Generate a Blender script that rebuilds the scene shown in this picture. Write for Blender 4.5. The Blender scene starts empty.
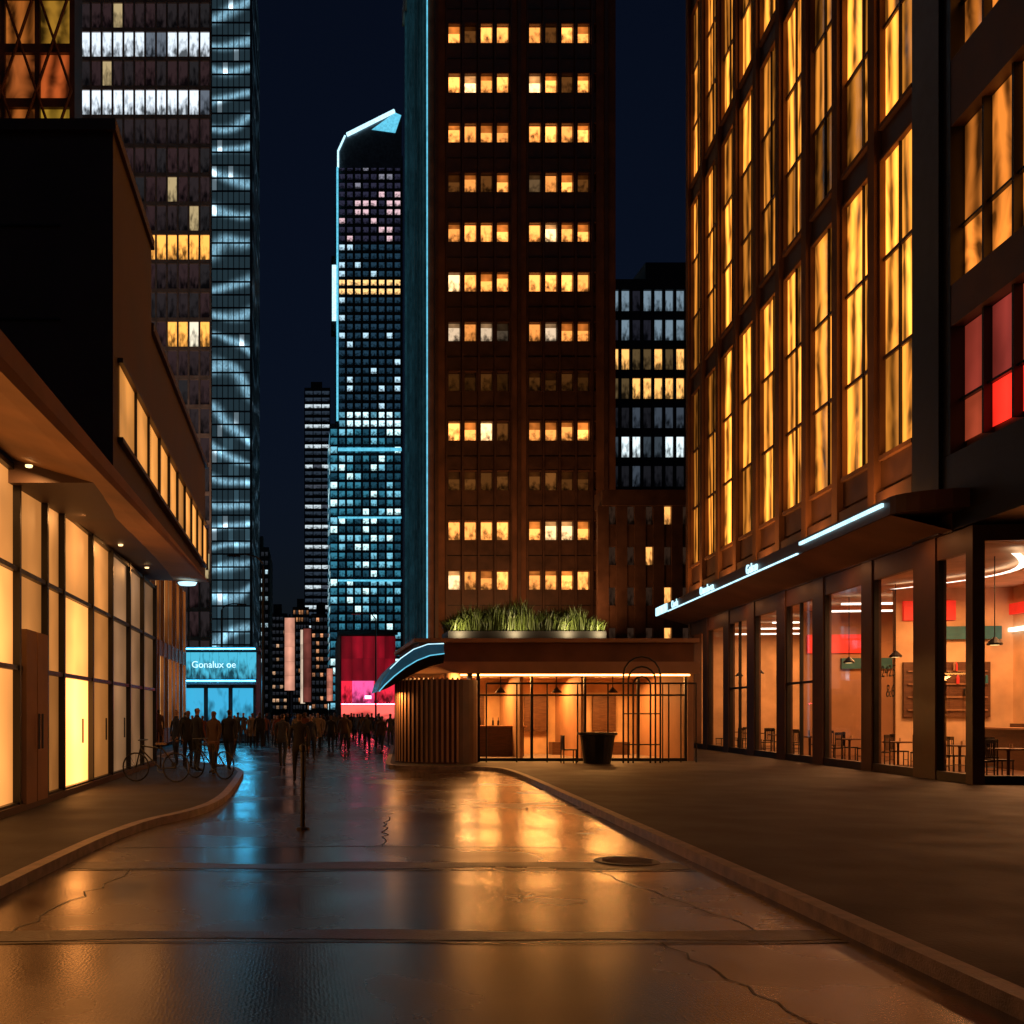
import bpy, math, random
from mathutils import Vector, Matrix
random.seed(7)
scene = bpy.context.scene
COL = scene.collection
scene.view_settings.view_transform='Standard'
scene.view_settings.look='None'
scene.view_settings.exposure=0

# ------------------------------------------------------------------ world
w = bpy.data.worlds.new("World"); scene.world = w; w.use_nodes=True
nt=w.node_tree; bg=nt.nodes['Background']
sky=nt.nodes.new('ShaderNodeTexSky'); sky.sky_type='NISHITA'; sky.sun_disc=False
sky.sun_elevation=math.radians(2); sky.sun_rotation=math.radians(200)
tint=nt.nodes.new('ShaderNodeMix'); tint.data_type='RGBA'; tint.blend_type='MULTIPLY'
tint.inputs[0].default_value=1.0
nt.links.new(sky.outputs[0],tint.inputs[6]); tint.inputs[7].default_value=(0.20,0.30,0.75,1)
add=nt.nodes.new('ShaderNodeMix'); add.data_type='RGBA'; add.blend_type='ADD'; add.inputs[0].default_value=1.0
add.inputs[7].default_value=(0.11,0.19,0.45,1)
nt.links.new(tint.outputs[2],add.inputs[6])
nt.links.new(add.outputs[2],bg.inputs[0]); bg.inputs[1].default_value=0.0085

sun=bpy.data.lights.new('moon_light','SUN'); sun.energy=0.012; sun.color=(0.7,0.8,1); sun.angle=math.radians(0.5)
so=bpy.data.objects.new('moon_light',sun); so.rotation_euler=(math.radians(50),0,math.radians(20)); COL.objects.link(so)

# ------------------------------------------------------------------ materials
def newmat(name):
    m=bpy.data.materials.new(name); m.use_nodes=True
    return m, m.node_tree, m.node_tree.nodes['Principled BSDF']
def N(nt,t,**k):
    n=nt.nodes.new(t)
    for a,b in k.items(): setattr(n,a,b)
    return n
def nosample(m):
    try: m.cycles.emission_sampling='NONE'
    except Exception: pass
def pm(name,base,rough=0.6,metal=0.0,ns=3.0,amt=0.35,bump=0.15,bs=25.0,em=None,es=0.0,spec=None,stretch=None):
    m,nt,p=newmat(name)
    tc=N(nt,'ShaderNodeTexCoord'); mp=N(nt,'ShaderNodeMapping'); nt.links.new(tc.outputs['Object'],mp.inputs[0])
    if stretch: mp.inputs['Scale'].default_value=stretch
    n=N(nt,'ShaderNodeTexNoise'); n.inputs['Scale'].default_value=ns; n.inputs['Detail'].default_value=4
    nt.links.new(mp.outputs[0],n.inputs['Vector'])
    r=N(nt,'ShaderNodeValToRGB')
    r.color_ramp.elements[0].position=.3; r.color_ramp.elements[1].position=.72
    r.color_ramp.elements[0].color=(*[c*(1-amt) for c in base],1)
    r.color_ramp.elements[1].color=(*[min(1,c*(1+amt)) for c in base],1)
    nt.links.new(n.outputs[0],r.inputs[0]); nt.links.new(r.outputs[0],p.inputs['Base Color'])
    p.inputs['Metallic'].default_value=metal
    mr=N(nt,'ShaderNodeMapRange'); mr.inputs[3].default_value=max(0.02,rough-.1); mr.inputs[4].default_value=min(1,rough+.12)
    nt.links.new(n.outputs[0],mr.inputs[0]); nt.links.new(mr.outputs[0],p.inputs['Roughness'])
    if bump>.06:
        n2=N(nt,'ShaderNodeTexNoise'); n2.inputs['Scale'].default_value=bs; n2.inputs['Detail'].default_value=2
        nt.links.new(mp.outputs[0],n2.inputs['Vector'])
        b=N(nt,'ShaderNodeBump'); b.inputs['Strength'].default_value=bump; b.inputs['Distance'].default_value=0.02
        nt.links.new(n2.outputs[0],b.inputs['Height']); nt.links.new(b.outputs[0],p.inputs['Normal'])
    if em:
        p.inputs['Emission Color'].default_value=(*em,1); p.inputs['Emission Strength'].default_value=es; nosample(m)
    return m
def math_(nt,op,a,b=None,c=None):
    n=N(nt,'ShaderNodeMath',operation=op)
    for i,v in enumerate((a,b,c)):
        if v is None: continue
        if isinstance(v,(int,float)): n.inputs[i].default_value=v
        else: nt.links.new(v,n.inputs[i])
    return n.outputs[0]
def winmat(name,kind='room',strength=1.0,sample=False,rough=.12):
    m,nt,p=newmat(name)
    if not sample: nosample(m)
    p.inputs['Base Color'].default_value=(0.012,0.014,0.018,1); p.inputs['Roughness'].default_value=rough
    at=N(nt,'ShaderNodeAttribute',attribute_name='Col'); uv=N(nt,'ShaderNodeUVMap')
    sp=N(nt,'ShaderNodeSeparateXYZ'); nt.links.new(uv.outputs[0],sp.inputs[0])
    cx=math_(nt,'ADD',math_(nt,'MULTIPLY',at.outputs['Alpha'],37.3),sp.outputs[0])
    cz=math_(nt,'MULTIPLY',at.outputs['Alpha'],91.7)
    cb=N(nt,'ShaderNodeCombineXYZ'); nt.links.new(cx,cb.inputs[0]); nt.links.new(sp.outputs[1],cb.inputs[1]); nt.links.new(cz,cb.inputs[2])
    no=N(nt,'ShaderNodeTexNoise'); no.inputs['Detail'].default_value=2
    nt.links.new(cb.outputs[0],no.inputs['Vector'])
    if kind=='room':
        no.inputs['Scale'].default_value=2.6
        t=math_(nt,'ADD',math_(nt,'MULTIPLY',sp.outputs[1],0.55),math_(nt,'MULTIPLY',no.outputs[0],1.5))  # room light painted on the pane, brighter toward the top
        mr=N(nt,'ShaderNodeMapRange'); nt.links.new(t,mr.inputs[0])
        mr.inputs[1].default_value=.65; mr.inputs[2].default_value=1.15; mr.inputs[3].default_value=.12; mr.inputs[4].default_value=1.25
        f=mr.outputs[0]
    elif kind=='curtain':
        no.inputs['Scale'].default_value=1.1; no.inputs['Distortion'].default_value=1.6
        wv=N(nt,'ShaderNodeTexWave'); wv.inputs['Scale'].default_value=.5; wv.inputs['Distortion'].default_value=10; wv.inputs['Detail'].default_value=1
        wv.inputs['Detail Scale'].default_value=.5
        nt.links.new(cb.outputs[0],wv.inputs['Vector'])
        t=math_(nt,'ADD',math_(nt,'MULTIPLY',wv.outputs['Fac'],.5),no.outputs[0])
        mr=N(nt,'ShaderNodeMapRange'); nt.links.new(t,mr.inputs[0])
        mr.inputs[1].default_value=.42; mr.inputs[2].default_value=1.0; mr.inputs[3].default_value=.10; mr.inputs[4].default_value=1.5
        f=mr.outputs[0]
    elif kind=='reflect':  # wavy glass reflections painted into the emission
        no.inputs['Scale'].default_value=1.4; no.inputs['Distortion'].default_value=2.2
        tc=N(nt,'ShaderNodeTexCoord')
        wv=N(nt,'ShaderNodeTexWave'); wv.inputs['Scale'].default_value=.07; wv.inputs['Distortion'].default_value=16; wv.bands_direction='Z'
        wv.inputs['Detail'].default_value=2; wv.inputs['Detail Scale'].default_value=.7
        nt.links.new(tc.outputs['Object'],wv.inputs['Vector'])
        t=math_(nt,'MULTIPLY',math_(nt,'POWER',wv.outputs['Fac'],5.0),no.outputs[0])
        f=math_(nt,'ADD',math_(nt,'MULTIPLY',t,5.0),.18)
    else: # frosted panel
        no.inputs['Scale'].default_value=.9
        dx=math_(nt,'ABSOLUTE',math_(nt,'SUBTRACT',sp.outputs[0],.5))
        v=math_(nt,'SUBTRACT',1.1,math_(nt,'MULTIPLY',dx,.9))
        f=math_(nt,'MULTIPLY',v,math_(nt,'ADD',math_(nt,'MULTIPLY',no.outputs[0],1.6),.15))
    vm=N(nt,'ShaderNodeVectorMath',operation='SCALE'); nt.links.new(at.outputs['Color'],vm.inputs[0])
    nt.links.new(f,vm.inputs['Scale']); nt.links.new(vm.outputs[0],p.inputs['Emission Color'])
    p.inputs['Emission Strength'].default_value=strength
    return m
def emi(name,c,s,sample=False):
    m,nt,p=newmat(name); p.inputs['Base Color'].default_value=(.1,.1,.1,1)
    if not sample: nosample(m)
    tc=N(nt,'ShaderNodeTexCoord'); n=N(nt,'ShaderNodeTexNoise'); n.inputs['Scale'].default_value=2.5
    nt.links.new(tc.outputs['Object'],n.inputs['Vector'])
    p.inputs['Emission Color'].default_value=(*c,1)
    nt.links.new(math_(nt,'MULTIPLY',math_(nt,'ADD',n.outputs[0],.5),s),p.inputs['Emission Strength'])
    return m
M={}
M['room']=winmat('lit_room_window','room'); M['curt']=winmat('curtained_window','curtain',1.0)
M['refl']=winmat('painted_reflection_wall','reflect'); M['frost']=winmat('backlit_glass_panel','frost',rough=.4); M['frostL']=winmat('backlit_frosted_glass','frost',sample=True,rough=.55)
M['brown']=pm('brown_stone',(0.17,0.075,0.036),.75,ns=.8,amt=.35)
M['dkbrown']=pm('dark_brown_cladding',(0.09,0.044,0.026),.5,ns=1.2,bump=.05)
M['black']=pm('black_metal',(0.012,0.011,0.011),.4,metal=.2,bump=.05)
M['dark']=pm('dark_concrete',(0.03,0.028,0.03),.65,ns=1.0,bump=0)
M['steel']=pm('blue_grey_steel',(0.09,0.11,0.13),.35,metal=.4,ns=2,bump=0)
M['tan']=pm('tan_plaster',(0.36,0.20,0.11),.7,ns=.7,amt=.25,bump=.0)
M['cream']=pm('cream_plaster',(0.64,0.43,0.25),.8,ns=.9,amt=.28,bump=.0)
M['wood']=pm('dark_wood',(0.10,0.045,0.022),.45,ns=3,stretch=(1,1,8),bump=0)
M['red']=pm('glowing_red_paint',(0.55,0.02,0.015),.5,amt=.3,em=(1,.03,.015),es=.6,bump=0)  # glow added to the red panels, no lamp behind them
M['teal']=pm('teal_paint',(0.02,0.14,0.18),.5,amt=.2,bump=0)
M['conc']=pm('kerb_concrete',(0.22,0.165,0.135),.5,ns=5,amt=.45,bump=.3,bs=60)
M['white_em']=emi('white_led',(1.0,.86,.74),3.0)
M['cyan_em']=emi('cyan_led',(0.12,.56,.78),1.1)
M['cyan_streak']=emi('added_cyan_strip',(0.06,.55,1.0),16.0,True)
M['red_hot']=emi('bright_red_neon',(1.0,.04,.07),45.0,True)
M['amber_streak']=emi('added_amber_strip',(1.0,.38,.08),14.0,True)
M['ice_em']=emi('ice_led',(0.50,.85,1.0),1.6)
M['warm_em']=emi('warm_led',(1.0,.62,.25),3.0)
M['bluem']=pm('glowing_blue_metal',(0.10,0.22,0.34),.3,metal=.8,ns=2,em=(.05,.25,.4),es=.12)  # faint blue glow put into the hood metal itself

def glassmat():
    m=bpy.data.materials.new('shop_glass'); m.use_nodes=True; nt=m.node_tree; nt.nodes.clear()
    o=N(nt,'ShaderNodeOutputMaterial'); mx=N(nt,'ShaderNodeMixShader'); t=N(nt,'ShaderNodeBsdfTransparent'); g=N(nt,'ShaderNodeBsdfGlossy')
    t.inputs[0].default_value=(.95,.92,.86,1); g.inputs['Roughness'].default_value=.02
    f=N(nt,'ShaderNodeLayerWeight'); f.inputs[0].default_value=.5
    k=math_(nt,'ADD',math_(nt,'MULTIPLY',math_(nt,'POWER',f.outputs['Facing'],4.0),.4),.05)
    nt.links.new(k,mx.inputs[0]); nt.links.new(t.outputs[0],mx.inputs[1]); nt.links.new(g.outputs[0],mx.inputs[2]); nt.links.new(mx.outputs[0],o.inputs[0])
    return m
M['glass']=glassmat()

def wetroad():
    m,nt,p=newmat('wet_asphalt')
    tc=N(nt,'ShaderNodeTexCoord')
    big=N(nt,'ShaderNodeTexNoise'); big.inputs['Scale'].default_value=.45; big.inputs['Detail'].default_value=6; nt.links.new(tc.outputs['Object'],big.inputs['Vector'])
    fine=N(nt,'ShaderNodeTexNoise'); fine.inputs['Scale'].default_value=60; fine.inputs['Detail'].default_value=4; nt.links.new(tc.outputs['Object'],fine.inputs['Vector'])
    vo=N(nt,'ShaderNodeTexVoronoi'); vo.inputs['Scale'].default_value=38; vo.inputs['Randomness'].default_value=.6; nt.links.new(tc.outputs['Object'],vo.inputs['Vector'])
    r=N(nt,'ShaderNodeValToRGB'); r.color_ramp.elements[0].color=(.010,.006,.004,1); r.color_ramp.elements[1].color=(.05,.024,.014,1)
    nt.links.new(fine.outputs[0],r.inputs[0]); nt.links.new(r.outputs[0],p.inputs['Base Color'])
    mr=N(nt,'ShaderNodeMapRange'); mr.inputs[1].default_value=.35; mr.inputs[2].default_value=.66; mr.inputs[3].default_value=.17; mr.inputs[4].default_value=.32
    nt.links.new(big.outputs[0],mr.inputs[0]); nt.links.new(mr.outputs[0],p.inputs['Roughness'])
    p.inputs['IOR'].default_value=2.5
    p.inputs['Specular Tint'].default_value=(1.0,.80,.64,1)  # warm tint put into the reflections to turn them orange
    h=math_(nt,'ADD',math_(nt,'MULTIPLY',fine.outputs[0],.5),math_(nt,'MULTIPLY',vo.outputs['Distance'],.7))
    h=math_(nt,'ADD',h,math_(nt,'MULTIPLY',big.outputs[0],1.2))
    b=N(nt,'ShaderNodeBump'); b.inputs['Strength'].default_value=.13; b.inputs['Distance'].default_value=.009
    nt.links.new(h,b.inputs['Height']); nt.links.new(b.outputs[0],p.inputs['Normal'])
    return m
M['road']=wetroad()
def pave():
    m,nt,p=newmat('pavement_paving')
    tc=N(nt,'ShaderNodeTexCoord')
    br=N(nt,'ShaderNodeTexBrick'); br.inputs['Scale'].default_value=1.0; br.inputs['Brick Width'].default_value=.9; br.inputs['Row Height'].default_value=.6
    br.inputs['Mortar Size'].default_value=.008; br.inputs['Color1'].default_value=(.028,.019,.015,1); br.inputs['Color2'].default_value=(.022,.016,.013,1); br.inputs['Mortar'].default_value=(.012,.009,.008,1)
    nt.links.new(tc.outputs['Object'],br.inputs['Vector'])
    n=N(nt,'ShaderNodeTexNoise'); n.inputs['Scale'].default_value=30; n.inputs['Detail'].default_value=4; nt.links.new(tc.outputs['Object'],n.inputs['Vector'])
    n3=N(nt,'ShaderNodeTexNoise'); n3.inputs['Scale'].default_value=.9; n3.inputs['Detail'].default_value=6; nt.links.new(tc.outputs['Object'],n3.inputs['Vector'])
    mx=N(nt,'ShaderNodeMix',data_type='RGBA',blend_type='MULTIPLY'); mx.inputs[0].default_value=1
    rr=N(nt,'ShaderNodeMapRange'); nt.links.new(n3.outputs[0],rr.inputs[0]); rr.inputs[1].default_value=.3; rr.inputs[2].default_value=.7; rr.inputs[3].default_value=.6; rr.inputs[4].default_value=1.2
    nt.links.new(br.outputs['Color'],mx.inputs[6]); nt.links.new(rr.outputs[0],mx.inputs[7]); nt.links.new(mx.outputs[2],p.inputs['Base Color'])
    r2=N(nt,'ShaderNodeMapRange'); nt.links.new(n3.outputs[0],r2.inputs[0]); r2.inputs[1].default_value=.35; r2.inputs[2].default_value=.65; r2.inputs[3].default_value=.6; r2.inputs[4].default_value=.72
    nt.links.new(r2.outputs[0],p.inputs['Roughness'])
    p.inputs['Specular IOR Level'].default_value=.35
    b=N(nt,'ShaderNodeBump'); b.inputs['Strength'].default_value=.4; b.inputs['Distance'].default_value=.01
    nt.links.new(n.outputs[0],b.inputs['Height']); nt.links.new(b.outputs[0],p.inputs['Normal'])
    return m
M['pave']=pave()

# ------------------------------------------------------------------ mesh builder
class MB:
    def __init__(s,O=(0,0,0),U=(1,0),V=(0,1)):
        s.v=[];s.f=[];s.m=[];s.c=[];s.uv=[];s.mats=[]
        s.O=Vector(O); s.U=Vector((U[0],U[1],0)); s.V=Vector((V[0],V[1],0))
    def T(s,p): return s.O+s.U*p[0]+s.V*p[1]+Vector((0,0,p[2]))
    def mi(s,k):
        if k not in s.mats: s.mats.append(k)
        return s.mats.index(k)
    def poly(s,pts,mat,col=(0,0,0,0),uv=None):
        i=len(s.v); s.v+= [s.T(p) for p in pts]; s.f.append(list(range(i,i+len(pts)))); s.m.append(s.mi(mat)); s.c.append(col)
        s.uv.append(uv or [(0,0),(1,0),(1,1),(0,1)][:len(pts)] if len(pts)<=4 else [(0,0)]*len(pts))
    def box(s,x0,x1,y0,y1,z0,z1,mat,col=(0,0,0,0)):
        a=[(x0,y0,z0),(x1,y0,z0),(x1,y1,z0),(x0,y1,z0),(x0,y0,z1),(x1,y0,z1),(x1,y1,z1),(x0,y1,z1)]
        for q in ((0,3,2,1),(4,5,6,7),(0,1,5,4),(1,2,6,5),(2,3,7,6),(3,0,4,7)):
            s.poly([a[k] for k in q],mat,col)
    def tube(s,p0,p1,r,mat,n=8,r2=None,caps=True):
        p0=Vector(p0);p1=Vector(p1); d=(p1-p0)
        if d.length<1e-6: return
        d.normalize(); r2=r if r2 is None else r2
        a=Vector((0,0,1)) if abs(d.z)<.9 else Vector((1,0,0))
        x=d.cross(a).normalized(); y=d.cross(x)
        A=[p0+(x*math.cos(2*math.pi*k/n)+y*math.sin(2*math.pi*k/n))*r for k in range(n)]
        B=[p1+(x*math.cos(2*math.pi*k/n)+y*math.sin(2*math.pi*k/n))*r2 for k in range(n)]
        for k in range(n):
            j=(k+1)%n; s.poly([A[k],A[j],B[j],B[k]],mat)
        if caps: s.poly(A[::-1],mat); s.poly(B,mat)
    def path(s,pts,r,mat,n=6):
        for a,b in zip(pts[:-1],pts[1:]): s.tube(a,b,r,mat,n)
    def ring(s,c,R,r,mat,axis='x',n=20):
        P=[]
        for k in range(n+1):
            t=2*math.pi*k/n
            P.append((c[0],c[1]+R*math.cos(t),c[2]+R*math.sin(t)) if axis=='x' else ((c[0]+R*math.cos(t),c[1],c[2]+R*math.sin(t)) if axis=='y' else (c[0]+R*math.cos(t),c[1]+R*math.sin(t),c[2])))
        s.path(P,r,mat,6)
    def lathe(s,c,prof,mat,n=20):
        for (r0,z0),(r1,z1) in zip(prof[:-1],prof[1:]):
            for k in range(n):
                a=2*math.pi*k/n; b=2*math.pi*(k+1)/n
                s.poly([(c[0]+r0*math.cos(a),c[1]+r0*math.sin(a),c[2]+z0),(c[0]+r0*math.cos(b),c[1]+r0*math.sin(b),c[2]+z0),
                        (c[0]+r1*math.cos(b),c[1]+r1*math.sin(b),c[2]+z1),(c[0]+r1*math.cos(a),c[1]+r1*math.sin(a),c[2]+z1)],mat)
    def make(s,name,parent=None,bevel=0):
        me=bpy.data.meshes.new(name); me.from_pydata([tuple(v) for v in s.v],[],s.f)
        for k in s.mats: me.materials.append(M[k] if isinstance(k,str) else k)
        me.polygons.foreach_set('material_index',s.m)
        ca=me.color_attributes.new('Col','FLOAT_COLOR','CORNER'); ul=me.uv_layers.new(name='UVMap')
        i=0
        for fi,f in enumerate(s.f):
            for k in range(len(f)):
                ca.data[i].color=s.c[fi]; ul.data[i].uv=s.uv[fi][k]; i+=1
        me.update()
        o=bpy.data.objects.new(name,me); COL.objects.link(o)
        if parent: o.parent=parent
        return o
def empty(name):
    e=bpy.data.objects.new(name,None); COL.objects.link(e); return e
rnd=random.random
def grid(wb,tb,side,a0,b,z0,ncols,pitch,nrows,fh,pier,span,depth,colf,wmat='room',tmat='dark',skip=None,split=0):
    for c in range(ncols):
        for r in range(nrows):
            x0=a0+c*pitch+pier/2; x1=a0+(c+1)*pitch-pier/2; zz0=z0+r*fh+span; zz1=z0+(r+1)*fh
            col=colf(c,r)
            wb.poly([side(x0,b+depth,zz0),side(x1,b+depth,zz0),side(x1,b+depth,zz1),side(x0,b+depth,zz1)],wmat,col)
def lbox(mb,side,a0,a1,b0,b1,z0,z1,mat):
    P=[side(a,b,z) for z in (z0,z1) for a,b in ((a0,b0),(a1,b0),(a1,b1),(a0,b1))]
    for q in ((0,3,2,1),(4,5,6,7),(0,1,5,4),(1,2,6,5),(2,3,7,6),(3,0,4,7)): mb.poly([P[k] for k in q],mat)
def trim(mb,side,a0,b,z0,ncols,pitch,nrows,fh,pier,span,depth,mat,proud=.04):
    for c in range(ncols+1):
        x=a0+c*pitch; lbox(mb,side,x-pier/2,x+pier/2,b,b+depth+.1,z0,z0+nrows*fh,mat)
    for r in range(nrows+1):
        z=z0+r*fh; lbox(mb,side,a0,a0+ncols*pitch,b+proud,b+depth+.1,z-.02,z+(span if r<nrows else .3),mat)
front=lambda a,b,z:(a,b,z)

def area(name,loc,sx,sy,power,col,rot=(0,0,0),parent=None):
    l=bpy.data.lights.new(name,'AREA'); l.shape='RECTANGLE'; l.size=sx; l.size_y=sy; l.energy=power; l.color=col
    o=bpy.data.objects.new(name,l); o.location=loc; o.rotation_euler=rot; COL.objects.link(o)
    if parent: o.parent=parent
    return o
WARM=(1,.42,.12)

# ------------------------------------------------------------------ ground
g=MB(); g.poly([(-600,-60,-.12),(600,-60,-.12),(600,900,-.12),(-600,900,-.12)],'road'); g.make('road')
def kerbed(name,edge,far):
    pv=MB(); s=1 if far>edge[0][0] else -1
    for (x0,y0),(x1,y1) in zip(edge[:-1],edge[1:]):
        k=.16*s
        pv.poly([(x0+k,y0,0),(x1+k,y1,0),(far,y1,0),(far,y0,0)],'pave')
        pv.poly([(x0,y0,0),(x1,y1,0),(x1+k,y1,0),(x0+k,y0,0)],'conc')
        pv.poly([(x0,y0,-.125),(x1,y1,-.125),(x1,y1,0),(x0,y0,0)],'conc')
    return pv.make(name)
def smooth(P,it=2):
    for _ in range(it):
        Q=[P[0]]
        for a,b in zip(P[:-1],P[1:]):
            Q+=[(a[0]*.75+b[0]*.25,a[1]*.75+b[1]*.25),(a[0]*.25+b[0]*.75,a[1]*.25+b[1]*.75)]
        P=Q+[P[-1]]
    return P
kerbed('pavement',smooth([(-3.2,-5),(-2.9,6),(-2.84,9.6),(-2.5,15.0),(-1.75,17.2),(-1.5,19.5),(-1.55,24),(-1.75,31),(-4.5,36),(-6.0,40),(-6.0,300)]),-60)
kerbed('pavement',smooth([(3.1,-5),(4.03,5.73),(5.0,18),(5.9,29),(5.6,31.0),(4.2,31.4),(2.7,31.7),(2.6,33),(2.9,36),(5.2,60),(5.2,300)]),60)

j=MB()
def strip(y,x0,x1,wd,wob,z,mat):
    n=30; P=[]
    for k in range(n+1):
        x=x0+(x1-x0)*k/n; yy=y+wob*math.sin(x*1.3+y)+wob*.5*math.sin(x*3.1)
        ww=wd*(1+.25*math.sin(x*2.2)); P.append((x,yy,ww))
    for a,b in zip(P[:-1],P[1:]):
        j.poly([(a[0],a[1]-a[2],z),(b[0],b[1]-b[2],z),(b[0],b[1]+b[2],z),(a[0],a[1]+a[2],z)],mat)
M['patch']=pm('asphalt_patch',(0.06,0.034,0.022),.34,ns=8,bump=.4,bs=50)
M['seam']=pm('tar_seam',(0.008,0.007,0.007),.45,ns=8)
strip(7.95,-3.0,4.1,.15,.03,-.1165,'patch'); strip(7.70,-3.0,4.1,.02,.03,-.113,'seam')
strip(11.6,-2.6,4.3,.22,.05,-.1165,'patch'); strip(11.25,-2.6,4.3,.025,.05,-.113,'seam'); strip(13.2,-2.4,3.4,.015,.06,-.1165,'seam')
def crack(pts,wd):
    for a,b in zip(pts[:-1],pts[1:]):
        j.poly([(a[0]-wd,a[1],-.1155),(b[0]-wd,b[1],-.1155),(b[0]+wd,b[1],-.1155),(a[0]+wd,a[1],-.1155)],'seam')
def wander(x,y,x2,y2,n=14):
    return [(x+(x2-x)*k/n+random.uniform(-.06,.06),y+(y2-y)*k/n) for k in range(n+1)]
crack(wander(2.7,7.7,2.9,5.2),.008); crack(wander(-1.9,11.3,-2.3,8.0),.008); crack(wander(3.2,11.3,3.6,8.1),.008); crack(wander(1.0,13.2,1.4,17),.01)
j.make('road_joint_strips')
mh=MB(); mh.lathe((3.75,11.9,-.12),[(0,.010),(.30,.010),(.31,.014),(.36,.014),(.38,.002)],'black',28)
for k in range(-3,4):
    l=math.sqrt(.28**2-(k*.08)**2); mh.box(3.75-l,3.75+l,11.9+k*.08-.012,11.9+k*.08+.012,-.111,-.104,'conc')
mh.make('manhole_cover')

# ------------------------------------------------------------------ left building
L=empty('commercial_building')
a=MB()
ys=[8.2,9.9,11.6,13.3,15.0,16.7,18.5,19.8,22.5,24.8,27.3,29.6,32.1]
bb=[(1.5,1.4,1.0),(1.5,1.4,1.0),(1.6,1.5,1.0),(1.5,1.5,.9),(1.2,1.3,.8),(.15,.45,.65),(.3,.5,.6),(4.0,1.9,.85),(.36,.5,.62),(.24,.30,.36),(.20,.24,.28),(.14,.18,.22)]
rails=[0.12,2.35,3.95,5.55]
fr=MB()
for i,(y0,y1) in enumerate(zip(ys[:-1],ys[1:])):
    for r,(z0,z1) in enumerate(zip(rails[:-1],rails[1:])):
        b=bb[i][r]; c=(1.05*b,.38*b,.085*b,rnd())
        if i>8: c=(1.0*b,.50*b,.22*b,rnd())
        fr.poly([(-4.74,y1-.04,z0),(-4.74,y0+.04,z0),(-4.74,y0+.04,z1),(-4.74,y1-.04,z1)],'frostL',c)
fr.make('backlit_glazing',L)
m_=MB()
for y in ys: m_.box(-4.78,-4.62,y-.045,y+.045,0,5.62,'black')
for z in rails: m_.box(-4.76,-4.645,8.2,32.1,z-.04,z+.04,'black')
m_.box(-4.77,-4.60,8.2,32.1,0,.12,'dkbrown')
m_.box(-4.70,-4.58,16.9,17.55,.1,3.0,'tan'); m_.box(-4.70,-4.58,17.62,18.3,.1,3.0,'tan')
m_.tube((-4.52,17.48,1.0),(-4.52,17.48,1.6),.02,'steel'); m_.tube((-4.52,17.70,1.0),(-4.52,17.70,1.6),.02,'steel')
for y in (21.1,23.6,26.0): m_.tube((-4.56,y,1.0),(-4.56,y,1.5),.02,'steel')
m_.make('mullions_and_doors',L)
a.box(-14,-4.80,8.2,32.1,0,5.6,'dkbrown')
E0=(-3.03,8.0,4.98); E1=(-3.03,32.2,5.72)
pr=[(-4.66,0.62),(-3.9,.30),(-3.35,.08),(-3.06,.0),(-3.0,.1),(-3.03,.42)]
n=12
f=lambda x,z,t:(x, E0[1]+(E1[1]-E0[1])*t, E0[2]+(E1[2]-E0[2])*t+z*(1-t*.85))
for k in range(n):
    t0=k/n;t1=(k+1)/n
    for (xa,za),(xb,zb) in zip(pr[:-1],pr[1:]):
        a.poly([f(xa,za,t0),f(xb,zb,t0),f(xb,zb,t1),f(xa,za,t1)],'tan')
a.poly([f(x,z,1.0) for x,z in pr],'tan')
a.make('walls_and_canopy',L)
up=MB()
def blockL(y0,y1,z1,x1,z0a,z0b,mat):
    P=[(-16,y0,z0a),(x1,y0,z0a),(x1,y1,z0b),(-16,y1,z0b),(-16,y0,z1),(x1,y0,z1),(x1,y1,z1),(-16,y1,z1)]
    for q in ((0,3,2,1),(4,5,6,7),(0,1,5,4),(1,2,6,5),(2,3,7,6),(3,0,4,7)): up.poly([P[k] for k in q],mat)
M['leftwall']=pm('dark_umber_render',(0.10,0.062,0.048),.6,ns=.6,amt=.3,bump=.08,bs=8)
blockL(16.4,20.5,10.9,-3.06,5.3,5.5,'leftwall'); blockL(20.5,32.1,9.3,-3.10,5.5,5.78,'leftwall')
up.box(-16,-3.0,16.3,20.55,10.9,11.08,'dkbrown'); up.box(-16,-3.02,20.56,32.2,9.3,9.45,'dkbrown')
for z in (7.9,9.4): up.box(-16,-3.9,16.36,16.398,z,z+.03,'black')
up.make('upper_storey',L)
rb=MB(); k=0; y=16.9
while y<31.3:
    y1=y+1.45; v=.45+.9*rnd(); xx=-3.045 if y1<20.5 else -3.06
    rb.poly([(xx,y1,6.15),(xx,y,6.15),(xx,y,7.35),(xx,y1,7.35)],'frost',(1.0*v,.38*v,.075*v,rnd()))
    rb.box(-3.08,-3.0,y1+.01,y1+.06,6.1,7.4,'black'); y=y1+.07
rb.box(-3.09,-2.97,16.8,31.3,7.36,7.44,'dkbrown'); rb.box(-3.09,-2.97,16.8,31.3,6.06,6.14,'dkbrown')
rb.make('ribbon_window',L)
dl=MB()
for y in (12,16,20,24,28):
    t=(y-8)/24.2; z=5.4+.25*t
    dl.lathe((-4.3,y,z-.03),[(0,0),(.05,0),(.06,.03)],'warm_em',12)
    area('downlight',(-4.2,y,z-.07),.25,.25,26,WARM,(0,math.radians(18),0),L)  # warm lamps and their bulbs added under the canopy for ambience
dl.lathe((-3.6,31.6,5.55),[(0,0),(.25,.02),(.3,.1)],'ice_em',16)
dl.make('added_bulbs_and_end_lamp',L)

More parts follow.
